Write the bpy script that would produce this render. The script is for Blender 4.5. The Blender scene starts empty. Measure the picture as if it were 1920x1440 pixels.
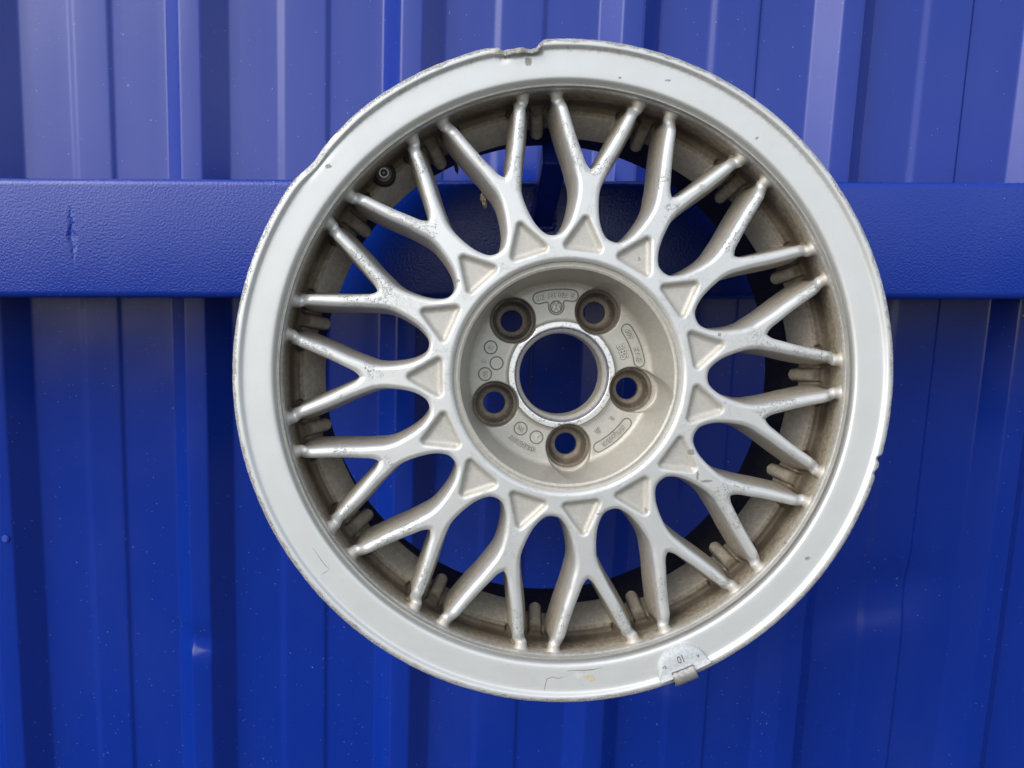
import bpy, bmesh, math, random
import numpy as np
from mathutils import Vector, Matrix, noise as mnoise

random.seed(7); np.random.seed(7)
S = bpy.context.scene
COL = S.collection
MM = 0.001
R = math.radians
CAMZ = 1.25                                   # camera height above the ground

# ------------------------------------------------------------------ camera
PITCH, ROLL = 8.1, 0.13
cd = bpy.data.cameras.new('camera'); cam = bpy.data.objects.new('camera', cd); COL.objects.link(cam)
cd.sensor_width = 36.0; cd.lens = 1442 / 1920 * 36.0; cd.clip_start = 0.01; cd.clip_end = 4000
cam.location = (0, 0, CAMZ)
cam.rotation_euler = (Matrix.Rotation(R(90 - PITCH), 4, 'X') @ Matrix.Rotation(R(ROLL), 4, 'Z')).to_euler()
S.camera = cam
S.render.resolution_x = 1024; S.render.resolution_y = 768

# ------------------------------------------------------------------ sky and sun (bright overcast)
SUN_EL, SUN_ROT = 40.0, 226.0
w = bpy.data.worlds.new('World'); S.world = w; w.use_nodes = True
nt = w.node_tree; bg = nt.nodes['Background']
sky = nt.nodes.new('ShaderNodeTexSky'); sky.sky_type = 'NISHITA'; sky.sun_disc = False
sky.sun_elevation = R(SUN_EL); sky.sun_rotation = R(SUN_ROT)
sky.air_density = 1.0; sky.dust_density = 2.2; sky.ozone_density = 1.0
hs = nt.nodes.new('ShaderNodeHueSaturation'); hs.inputs['Saturation'].default_value = 0.46
nt.links.new(sky.outputs[0], hs.inputs['Color']); nt.links.new(hs.outputs[0], bg.inputs['Color'])
bg.inputs['Strength'].default_value = 0.15
sd = bpy.data.lights.new('sun', 'SUN'); sun = bpy.data.objects.new('sun', sd); COL.objects.link(sun)
sd.energy = 0.6; sd.angle = R(60); sd.color = (1.0, 0.98, 0.945)
sdir = Vector((math.sin(R(SUN_ROT)) * math.cos(R(SUN_EL)), math.cos(R(SUN_ROT)) * math.cos(R(SUN_EL)), math.sin(R(SUN_EL))))
sun.rotation_euler = sdir.to_track_quat('Z', 'Y').to_euler(); sun.location = (-2, -2, 4)
S.view_settings.view_transform = 'Standard'; S.view_settings.look = 'None'
S.view_settings.exposure = 0.9; S.view_settings.gamma = 1.0

# ------------------------------------------------------------------ frames
th = R(PITCH)
CF = Vector((0, math.cos(th), -math.sin(th))); CU = Vector((0, math.sin(th), math.cos(th))); CR = Vector((1, 0, 0))
def cam_pt(x, y, z):                            # millimetres right, up, ahead of the camera -> world
    return Vector((0, 0, CAMZ)) + (CR * x + CU * y + CF * z) * MM
TILT = 0.050
ax = (CF - CR * TILT + CU * TILT).normalized()  # wheel axis, into the wheel
wz = -ax; wx = (CR - wz * CR.dot(wz)).normalized(); wy = wz.cross(wx)
WHEEL_M = Matrix((( wx.x, wy.x, wz.x, 0), (wx.y, wy.y, wz.y, 0), (wx.z, wy.z, wz.z, 0), (0, 0, 0, 1)))
WHEEL_M.translation = cam_pt(36.4, 4.0, 478.5)

# ------------------------------------------------------------------ helpers
def tag(o, label=None, cat=None, group=None, kind=None):
    if label: o['label'] = label
    if cat: o['category'] = cat
    if group: o['group'] = group
    if kind: o['kind'] = kind
    return o
def empty(name, M=None):
    o = bpy.data.objects.new(name, None); COL.objects.link(o); o.empty_display_size = 0.05
    if M is not None: o.matrix_world = M
    return o
def link(name, me, mat, parent=None):
    o = bpy.data.objects.new(name, me); COL.objects.link(o)
    if mat and not me.materials: me.materials.append(mat)
    if parent is not None: o.parent = parent
    return o
def np_mesh(name, V, F, normals=None, smooth=True, attrs=None):
    """V in millimetres, F (n,k) faces"""
    me = bpy.data.meshes.new(name)
    V = np.asarray(V, np.float32) * MM; F = np.asarray(F, np.int32); n, k = F.shape
    me.vertices.add(len(V)); me.vertices.foreach_set('co', V.ravel())
    me.loops.add(n * k); me.loops.foreach_set('vertex_index', F.ravel())
    me.polygons.add(n); me.polygons.foreach_set('loop_start', np.arange(0, n * k, k, dtype=np.int32))
    me.update(calc_edges=True)
    me.polygons.foreach_set('use_smooth', np.full(n, smooth))
    if attrs:
        for an, av in attrs.items():
            a = me.attributes.new(an, 'FLOAT', 'POINT'); a.data.foreach_set('value', np.asarray(av, np.float32))
    me.validate()
    if normals is not None: me.normals_split_custom_set_from_vertices(np.asarray(normals, np.float32).tolist())
    return me
def compact(V, F, *arrs):
    u, inv = np.unique(F, return_inverse=True)
    return (V[u], inv.reshape(F.shape)) + tuple(a[u] for a in arrs)
def sstep(a, b, x):
    t = np.clip((x - a) / (b - a), 0, 1); return t * t * (3 - 2 * t)
def smin(a, b, k):
    h = np.maximum(k - np.abs(a - b), 0) / k; return np.minimum(a, b) - h * h * k * 0.25
def smax(a, b, k): return -smin(-a, -b, k)

def surface_nets(F, grid_to_pos, j_own=None):
    """naive surface nets on node array F[i,j,k]; returns fractional cell-vertex coords and quads.
    j_own=(j0,j1): node range in j whose edges own faces (periodic sectors)"""
    ni, nj, nk = F.shape
    ins = F < 0
    c = np.zeros((ni - 1, nj - 1, nk - 1), np.int8)
    for a in (0, 1):
        for b in (0, 1):
            for e in (0, 1):
                c += ins[a:ni - 1 + a, b:nj - 1 + b, e:nk - 1 + e]
    act = (c > 0) & (c < 8)
    idx = np.full(act.shape, -1, np.int64); I = np.argwhere(act); idx[act] = np.arange(len(I))
    acc = np.zeros((len(I), 3)); cnt = np.zeros(len(I))
    cor = [(a, b, e) for a in (0, 1) for b in (0, 1) for e in (0, 1)]
    val = {q: F[I[:, 0] + q[0], I[:, 1] + q[1], I[:, 2] + q[2]].astype(np.float64) for q in cor}
    for p in cor:
        for axn in range(3):
            if p[axn] == 1: continue
            q = list(p); q[axn] = 1; q = tuple(q)
            f0, f1 = val[p], val[q]; m = (f0 < 0) != (f1 < 0)
            t = np.where(m, f0 / np.where(m, f0 - f1, 1), 0)
            pos = np.tile(np.array(p, float), (len(I), 1)); pos[:, axn] = t
            acc[m] += pos[m]; cnt[m] += 1
    P = I + acc / cnt[:, None]
    quads = []
    j0, j1 = j_own if j_own else (1, nj - 2)
    def add(sel, flip, cells):
        q = np.stack([idx[tuple(cc.T)] for cc in cells], 1)
        ok = (q >= 0).all(1); q = q[ok]; fl = flip[ok]
        q[fl] = q[fl][:, ::-1]; quads.append(q)
    # edges along i
    m = ins[:-1] != ins[1:]; E = np.argwhere(m); E = E[(E[:, 1] >= max(j0, 1)) & (E[:, 1] <= j1) & (E[:, 2] >= 1) & (E[:, 2] < nk - 1)]
    o = lambda a, b, e: E - np.array([a, b, e])
    add(None, ~ins[E[:, 0], E[:, 1], E[:, 2]], [o(0, 1, 1), o(0, 0, 1), o(0, 0, 0), o(0, 1, 0)])
    # edges along j (own j in j0..j1)
    m = ins[:, :-1] != ins[:, 1:]; E = np.argwhere(m)
    E = E[(E[:, 1] >= j0) & (E[:, 1] <= j1) & (E[:, 0] >= 1) & (E[:, 0] < ni - 1) & (E[:, 2] >= 1) & (E[:, 2] < nk - 1)]
    add(None, ins[E[:, 0], E[:, 1], E[:, 2]], [o(1, 0, 1), o(0, 0, 1), o(0, 0, 0), o(1, 0, 0)])
    # edges along k
    m = ins[:, :, :-1] != ins[:, :, 1:]; E = np.argwhere(m); E = E[(E[:, 1] >= max(j0, 1)) & (E[:, 1] <= j1) & (E[:, 0] >= 1) & (E[:, 0] < ni - 1)]
    add(None, ~ins[E[:, 0], E[:, 1], E[:, 2]], [o(1, 1, 0), o(0, 1, 0), o(0, 0, 0), o(1, 0, 0)])
    return P, np.concatenate(quads)

def polar_surface(fn, r0, r1, dr, f0, f1, nf, d0, d1, dd):
    """extract fn(r,phi,d)=0 on a polar grid; phi cells nf between f0,f1 (one pad cell before). Returns wheel-space xyz (cw angle frame), quads, normals, polar"""
    rr = np.arange(r0, r1 + dr * .5, dr); dp = (f1 - f0) / nf
    ff = f0 + dp * np.arange(-1, nf + 1); ds = np.arange(d0, d1 + dd * .5, dd)
    G = fn(rr[:, None, None], ff[None, :, None], ds[None, None, :]) + np.zeros((len(rr), len(ff), len(ds)), np.float32)
    P, Q = surface_nets(G, None, (1, nf))
    pr = rr[0] + P[:, 0] * dr; pf = ff[0] + P[:, 1] * dp; pd = ds[0] + P[:, 2] * dd
    e = 0.12
    def grad(pr, pf, pd):
        gr = (fn(pr + e, pf, pd) - fn(pr - e, pf, pd)) / (2 * e)
        gf = (fn(pr, pf + e / pr, pd) - fn(pr, pf - e / pr, pd)) / (2 * e)
        gd = (fn(pr, pf, pd + e) - fn(pr, pf, pd - e)) / (2 * e)
        return gr, gf, gd
    for it in range(2):
        gr, gf, gd = grad(pr, pf, pd); g2 = gr * gr + gf * gf + gd * gd + 1e-9
        s = np.clip(fn(pr, pf, pd) / g2, -0.45, 0.45)
        pr = pr - s * gr; pf = pf - s * gf / pr; pd = pd - s * gd
    gr, gf, gd = grad(pr, pf, pd)
    return pr, pf, pd, Q, (gr, gf, gd)
def polar_xyz(pr, pf, pd, rot=0.0):             # clockwise angle from the top, depth into the wheel
    a = pf + rot
    return np.stack([pr * np.sin(a), pr * np.cos(a), -pd], -1)
def polar_nrm(g, pf, rot=0.0):
    gr, gf, gd = g; a = pf + rot
    n = np.stack([gr * np.sin(a) + gf * np.cos(a), gr * np.cos(a) - gf * np.sin(a), -gd], -1)
    return n / (np.linalg.norm(n, axis=1, keepdims=True) + 1e-9)
def fix_winding(V, F, N):
    a, b, c = V[F[:, 0]], V[F[:, 1]], V[F[:, 2]]
    fn_ = np.cross(b - a, V[F[:, 3]] - a) + np.cross(c - b, a - b) * 0
    fl = (fn_ * (N[F].mean(1))).sum(1) < 0
    F = F.copy(); F[fl] = F[fl][:, ::-1]; return F

def lathe(profile, seg, warp=None):
    """profile [(R,d)..] -> verts, quads; warp(R,ang,d)->(R,ang,d)"""
    pr = np.array(profile, float); n = len(pr)
    a = np.linspace(0, 2 * math.pi, seg, endpoint=False)
    RR = np.repeat(pr[:, 0][None], seg, 0); DD = np.repeat(pr[:, 1][None], seg, 0); AA = np.repeat(a[:, None], n, 1)
    if warp: RR, AA, DD = warp(RR, AA, DD)
    V = np.stack([RR * np.sin(AA), RR * np.cos(AA), -DD], -1).reshape(-1, 3)
    i = np.arange(seg)[:, None]; j = np.arange(n - 1)[None]; i2 = (i + 1) % seg
    Fq = np.stack([i * n + j, i * n + j + 1, i2 * n + j + 1, i2 * n + j], -1).reshape(-1, 4)
    return V, Fq
def spline(pts, k):
    p = np.array(pts, float); out = []
    for i in range(len(p) - 1):
        p0, p1, p2, p3 = p[max(i - 1, 0)], p[i], p[i + 1], p[min(i + 2, len(p) - 1)]
        for t in np.linspace(0, 1, k, endpoint=False):
            out.append(0.5 * ((2 * p1) + (-p0 + p2) * t + (2 * p0 - 5 * p1 + 4 * p2 - p3) * t * t + (-p0 + 3 * p1 - 3 * p2 + p3) * t ** 3))
    out.append(p[-1]); return np.array(out)
def vnoise(P, scale, seed=0.0):
    return np.array([mnoise.noise(Vector((p[0] * scale + seed, p[1] * scale - seed, p[2] * scale + 2 * seed))) for p in P])

# ------------------------------------------------------------------ node helper
class NT:
    def __init__(s, name):
        s.m = bpy.data.materials.new(name); s.m.use_nodes = True; s.t = s.m.node_tree
        s.b = s.t.nodes['Principled BSDF']
    def n(s, typ, **kw):
        nd = s.t.nodes.new(typ)
        for k, v in kw.items():
            if k == 'ins':
                for kk, vv in v.items(): s.put(nd.inputs[kk], vv)
            else: setattr(nd, k, v)
        return nd
    def put(s, sock, v):
        if hasattr(v, 'is_output'): s.t.links.new(v, sock)
        else: sock.default_value = v
    def math(s, op, a, b=None, c=None, clamp=False):
        nd = s.t.nodes.new('ShaderNodeMath'); nd.operation = op; nd.use_clamp = clamp
        for i, v in enumerate((a, b, c)):
            if v is not None: s.put(nd.inputs[i], v)
        return nd.outputs[0]
    def noise(s, vec, scale, detail=3, rough=0.55, dist=0.0):
        nd = s.n('ShaderNodeTexNoise', ins={'Scale': scale, 'Detail': detail, 'Roughness': rough, 'Distortion': dist})
        s.put(nd.inputs['Vector'], vec); return nd.outputs['Fac']
    def ramp(s, fac, a, b, lo=0.0, hi=1.0):
        nd = s.n('ShaderNodeMapRange', interpolation_type='SMOOTHSTEP'); s.put(nd.inputs[0], fac)
        for i, v in zip((1, 2, 3, 4), (a, b, lo, hi)): s.put(nd.inputs[i], v)
        return nd.outputs[0]
    def mix(s, fac, a, b):
        nd = s.n('ShaderNodeMix', data_type='RGBA'); s.put(nd.inputs[0], fac); s.put(nd.inputs[6], a); s.put(nd.inputs[7], b)
        return nd.outputs[2]
    def lerp(s, fac, a, b):
        nd = s.n('ShaderNodeMix', data_type='FLOAT'); s.put(nd.inputs[0], fac); s.put(nd.inputs[2], a); s.put(nd.inputs[3], b)
        return nd.outputs[0]
    def bump(s, h, dist, strength=1.0, normal=None):
        nd = s.n('ShaderNodeBump', ins={'Height': h, 'Distance': dist, 'Strength': strength})
        if normal is not None: s.put(nd.inputs['Normal'], normal)
        return nd.outputs[0]
    def coord(s, obj=None):
        nd = s.n('ShaderNodeTexCoord'); 
        if obj is not None: nd.object = obj
        return nd.outputs['Object']
    def scale(s, v, xyz):
        nd = s.n('ShaderNodeVectorMath', operation='MULTIPLY'); s.put(nd.inputs[0], v); nd.inputs[1].default_value = xyz
        return nd.outputs[0]
    def set(s, **kw):
        for k, v in kw.items(): s.put(s.b.inputs[k.replace('_', ' ')], v)
        return s.m
def c4(r, g, b): return (r, g, b, 1.0)

# ------------------------------------------------------------------ blue painted steel
def blue_paint(name, base, rough, peel_scale, peel_h, specks=1.0, obj=None, gouge=None):
    t = NT(name); co = t.coord(obj)
    peel = t.noise(co, peel_scale, 2, 0.5)
    wav = t.noise(co, 9.0, 2, 0.5)
    h = t.math('MULTIPLY', peel, peel_h)
    sp = t.noise(co, 420.0, 1, 0.4)
    spm = t.ramp(sp, 0.775, 0.80)                               # fine pale dust specks
    vor = t.n('ShaderNodeTexVoronoi', ins={'Scale': 55.0}); t.put(vor.inputs['Vector'], co)
    big = t.ramp(vor.outputs['Distance'], 0.05, 0.085, 1.0, 0.0)
    keep = t.ramp(t.noise(co, 14.0, 2), 0.60, 0.66)
    keep2 = t.ramp(t.noise(co, 31.0, 1), 0.55, 0.60)
    big = t.math('MULTIPLY', t.math('MULTIPLY', big, keep), keep2)
    spm = t.math('MULTIPLY', t.math('ADD', t.math('MULTIPLY', spm, 0.35), t.math('MULTIPLY', big, 0.55), clamp=True), specks)
    dust = t.ramp(t.noise(t.scale(co, (7, 7, 2.2)), 1.0, 5, 0.62), 0.45, 0.85, 0.0, 0.018)
    col = t.mix(t.math('ADD', spm, dust, clamp=True), c4(*base), c4(0.42, 0.46, 0.56))
    rg = t.ramp(wav, 0.3, 0.7, rough * 0.82, rough * 1.2)
    nb = t.bump(t.math('ADD', h, t.math('MULTIPLY', wav, 0.35)), 0.001)
    if gouge:
        gx, gz = gouge
        sep = t.n('ShaderNodeSeparateXYZ'); t.put(sep.inputs[0], co)
        wob = t.math('MULTIPLY', t.math('SUBTRACT', t.noise(co, 90, 2), 0.5), 0.006)
        dx = t.math('ABSOLUTE', t.math('ADD', t.math('SUBTRACT', sep.outputs[0], gx), wob))
        dz = t.math('ABSOLUTE', t.math('SUBTRACT', sep.outputs[2], gz))
        e = t.math('ADD', t.math('MULTIPLY', dx, 1 / 0.0055), t.math('MULTIPLY', dz, 1 / 0.030))
        gm = t.ramp(e, 0.0, 1.0, 1.0, 0.0)
        nb = t.bump(t.math('MULTIPLY', gm, -1.0), 0.0016, 1.0, nb)
    return t.set(Base_Color=col, Roughness=rg, Normal=nb, IOR=1.5, Specular_IOR_Level=0.5)
MAT_SHEET = blue_paint('blue_sheet_paint', (0.0009, 0.022, 0.245), 0.21, 520.0, 0.05)

# ------------------------------------------------------------------ setting: added bounce ground, fence, beam
def ground():  # unseen sheet below the view, added only for the light it bounces
    t = NT('bounce_ground'); co = t.coord()
    a = t.noise(co, 60, 5, 0.7); b = t.noise(co, 0.6, 3)
    col = t.mix(t.ramp(a, 0.3, 0.7), c4(0.05, 0.05, 0.048), c4(0.13, 0.125, 0.115))
    m = t.set(Base_Color=t.mix(t.ramp(b, 0.35, 0.7, 0, 0.5), col, c4(0.07, 0.065, 0.055)), Roughness=0.95, Normal=t.bump(a, 0.02))
    me = bpy.data.meshes.new('ground'); s = 400
    me.from_pydata([(-s, -s, 0), (s, -s, 0), (s, s, 0), (-s, s, 0)], [], [(0, 1, 2, 3)])
    tag(link('ground', me, m), 'unseen grey ground sheet below the fence, added for bounced light', None, None, 'structure')
ground()

YAW = 1.0
def wall_frame(H, tilt=0.0):                     # local x right, y into the wall, z up; origin ahead of the camera
    return Matrix.Translation((0, H * MM, CAMZ)) @ Matrix.Rotation(R(YAW), 4, 'Z') @ Matrix.Rotation(-math.atan(tilt), 4, 'Y').inverted()

def corrugated_fence():
    P, wn, ws, h, sh = 210.0, 20.0, 20.0, 20.0, 2.6
    u0 = -93.75                                 # right edge of a front flat at camera height
    base = []                                   # one period starting at the right edge of the front flat; (u, depth)
    base += [(0, 0), (ws, h), (ws + 48, h), (ws + 54.5, h - sh), (ws + 95, h - sh), (ws + 98.6, h), (ws + 150, h), (2 * ws + 150, 0)]
    def sheet(name, k0, k1, dep0, cut_l, cut_r, seed):
        pts = []
        for k in range(k0, k1 + 1): pts += [(u0 + k * P + u, d) for u, d in base]
        pts = [p for p in pts if cut_l <= p[0] <= cut_r]
        pts = [(p[0] + (8.5 if p[0] < u0 - 2 * P + ws + 60 else 0), p[1]) for p in pts]
        if cut_r < 900: pts.append((cut_r + 6, 7.0))
        prof = [pts[0]]
        for a, b, c in zip(pts[:-2], pts[1:-1], pts[2:]):      # round every fold
            a_, b_, c_ = map(np.array, (a, b, c)); r1 = min(2.0, np.linalg.norm(b_ - a_) * .30); r2 = min(2.0, np.linalg.norm(c_ - b_) * .32)
            s0 = b_ + (a_ - b_) / np.linalg.norm(a_ - b_) * r1; s1 = b_ + (c_ - b_) / np.linalg.norm(c_ - b_) * r2
            for t in (0, .25, .5, .75, 1): prof.append(tuple((1 - t) ** 2 * s0 + 2 * t * (1 - t) * b_ + t * t * s1))
        prof.append(pts[-1])
        pr = []                                  # extra points on long flats so the sheet can wave
        for a, b in zip(prof[:-1], prof[1:]):
            n = max(1, int(abs(b[0] - a[0]) / 9)); pr += [(a[0] + (b[0] - a[0]) * q / n, a[1] + (b[1] - a[1]) * q / n) for q in range(n)]
        pr.append(prof[-1]); pr = np.array(pr)
        zz = np.linspace(-1150, 900, 230)
        U = np.repeat(pr[:, 0][None], len(zz), 0); D = np.repeat(pr[:, 1][None], len(zz), 0) + dep0; Z = np.repeat(zz[:, None], len(pr), 1)
        flat = np.stack([U.ravel() / 95, Z.ravel() / 260, np.full(U.size, seed)], 1)
        nz = np.array([mnoise.noise(Vector(p)) for p in flat]).reshape(U.shape)
        nz2 = np.array([mnoise.noise(Vector((p[0] * 2.3, p[1] * 2.8 + 9, p[2]))) for p in flat]).reshape(U.shape)
        D = D + nz * 0.85 + nz2 * 0.30
        def dent(u, z, su, sz, depth, skew=0.0):
            du = (U - u - skew * (Z - z)) / su; dz = (Z - z) / sz
            return depth * np.exp(-du * du - np.abs(dz) ** 3)
        D = D + dent(430, -330, 42, 34, 6.0, .5) + dent(365, -345, 42, 50, 3.2, .9) + dent(-322, -396, 16, 12, 7.5, -.6) + dent(185, -430, 30, 20, 4.5) - dent(250, -300, 50, 80, 1.2)
        V = np.stack([U, D, Z], -1).reshape(-1, 3); n = len(pr)
        i = np.arange(len(zz) - 1)[:, None]; j = np.arange(n - 1)[None]
        F = np.stack([i * n + j, i * n + j + 1, (i + 1) * n + j + 1, (i + 1) * n + j], -1).reshape(-1, 4)
        return link(name, np_mesh(name, V, F), MAT_SHEET, fence)
    fence = empty('corrugated_fence', wall_frame(771.5, 0.0355))
    tag(fence, 'blue painted corrugated steel sheet fence behind the wheel and beam', 'fence')
    lap = u0 + 2 * P
    sheet('corrugated_sheet', -4, 2, 0.0, -1000, lap + 1, 3.1)
    sheet('corrugated_sheet', 1, 5, 1.4, lap - 21, 1150, 3.1)
    # self tapping screw on the far left rib
    bm = bmesh.new()
    for r_, d_, n_ in ((3.9, 1.0, 20), (3.0, 2.2, 20)):
        q = bmesh.ops.create_cone(bm, cap_ends=True, segments=n_, radius1=r_, radius2=r_ * .86, depth=d_)
    hole = bmesh.ops.create_cone(bm, cap_ends=True, segments=6, radius1=1.3, radius2=1.3, depth=2.5)
    for v in bm.verts: v.co *= MM
    me = bpy.data.meshes.new('screw'); bm.to_mesh(me); bm.free()
    o = link('screw', me, blue_paint('pale_screw_paint', (0.03, 0.07, 0.42), 0.3, 520.0, 0.05), fence)
    o.location = ((u0 - 2 * P + 2.2) * MM, -1.1 * MM, -289 * MM); o.rotation_euler = (R(90), 0, 0)
corrugated_fence()

BEAM_H = 669.0
BEAM_TOP, BEAM_BOT = 79.4, -20.6
def beam():
    root = empty('square_beam', wall_frame(BEAM_H)); tag(root, 'blue square steel beam across the fence carrying the wheel peg', 'beam')
    m = blue_paint('blue_beam_paint', (0.001, 0.025, 0.26), 0.26, 520.0, 0.36, 0.8, root, (-0.373, 0.0315))
    zc = (BEAM_TOP + BEAM_BOT) / 2; a = 50.0; rad = 6.0; prof = []
    for q in range(4):
        ang0 = q * 90; cx = (a - rad) * (1 if q in (0, 3) else -1); cz = (a - rad) * (1 if q in (0, 1) else -1)
        for t in range(0, 91, 15): prof.append((cx + rad * math.cos(R(ang0 + t)), cz + rad * math.sin(R(ang0 + t))))
    xs = np.linspace(-1100, 1100, 121); V = []; n = len(prof)
    for x in xs:
        for (y, z) in prof: V.append((x, 50 + y + 0.25 * mnoise.noise(Vector((x / 160, y, z / 50))), zc + z + 0.25 * mnoise.noise(Vector((x / 140, z, 4)))))
    F = [(i * n + j, i * n + (j + 1) % n, (i + 1) * n + (j + 1) % n, (i + 1) * n + j) for i in range(len(xs) - 1) for j in range(n)]
    link('tube', np_mesh('tube', V, np.array(F)[:, ::-1]), m, root)
    # hanging peg: square bar welded to the front face, rising towards the viewer
    p0 = Matrix(root.matrix_world).inverted() @ cam_pt(25.5, 143, 657); p1 = root.matrix_world.inverted() @ cam_pt(30.5, 165.5, 548)
    ax_ = (p1 - p0).normalized(); p0 = p0 - ax_ * 0.012; L = (p1 - p0).length
    side = Vector((0, 0, 1)).cross(ax_).normalized(); up = ax_.cross(side)
    bm = bmesh.new(); rings = []; hw, rad = 9.0, 2.5; sec = []
    for q in range(4):
        cx = (hw - rad) * (1 if q in (0, 3) else -1); cz = (hw - rad) * (1 if q in (0, 1) else -1)
        for t in range(0, 91, 18): sec.append((cx + rad * math.cos(R(q * 90 + t)), cz + rad * math.sin(R(q * 90 + t))))
    for s, f in ((0, 1), (.4, 1), (.8, 1), (1 - .0012 / L * 1.0, 1), (1, 0.86)):
        rings.append([bm.verts.new(p0 + ax_ * (L * s) + (side * x + up * y) * (f * MM)) for x, y in sec])
    for r0, r1 in zip(rings[:-1], rings[1:]):
        for j in range(len(sec)): bm.faces.new((r0[j], r0[(j + 1) % len(sec)], r1[(j + 1) % len(sec)], r1[j]))
    bm.faces.new(rings[-1]); bm.faces.new(rings[0][::-1])
    bmesh.ops.recalc_face_normals(bm, faces=bm.faces)
    me = bpy.data.meshes.new('peg'); bm.to_mesh(me); bm.free()
    pg = link('peg', me, m, root)
    # lumpy weld bead round the peg foot
    P0 = p0 + ax_ * 0.012; V, F = [], []; N = 60; K = 8
    for i in range(N):
        a = 2 * math.pi * i / N; ca, sa = math.cos(a), math.sin(a); k = 1 / max(abs(ca), abs(sa)) * 0.93
        c = Vector((P0.x + ca * k * 9.6 * MM, 0, P0.z + sa * k * 10.5 * MM)); od = Vector((ca, 0, sa))
        rr = 3.0 * MM * (1 + .3 * math.sin(i * 2.1) + .25 * random.random())
        for j in range(K):
            b = 2 * math.pi * j / K; p = c + od * (rr * math.cos(b)) + Vector((0, 1, 0)) * (rr * math.sin(b)); V.append(p / MM)
    for i in range(N):
        for j in range(K): F.append((i * K + j, i * K + (j + 1) % K, ((i + 1) % N) * K + (j + 1) % K, ((i + 1) % N) * K + j))
    link('weld_bead', np_mesh('weld_bead', V, F), m, pg)
beam()

# ------------------------------------------------------------------ the wheel
wheel = empty('alloy_wheel', WHEEL_M)
tag(wheel, 'weathered silver alloy car wheel with lattice spokes hanging on the blue beam', 'wheel')

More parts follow.
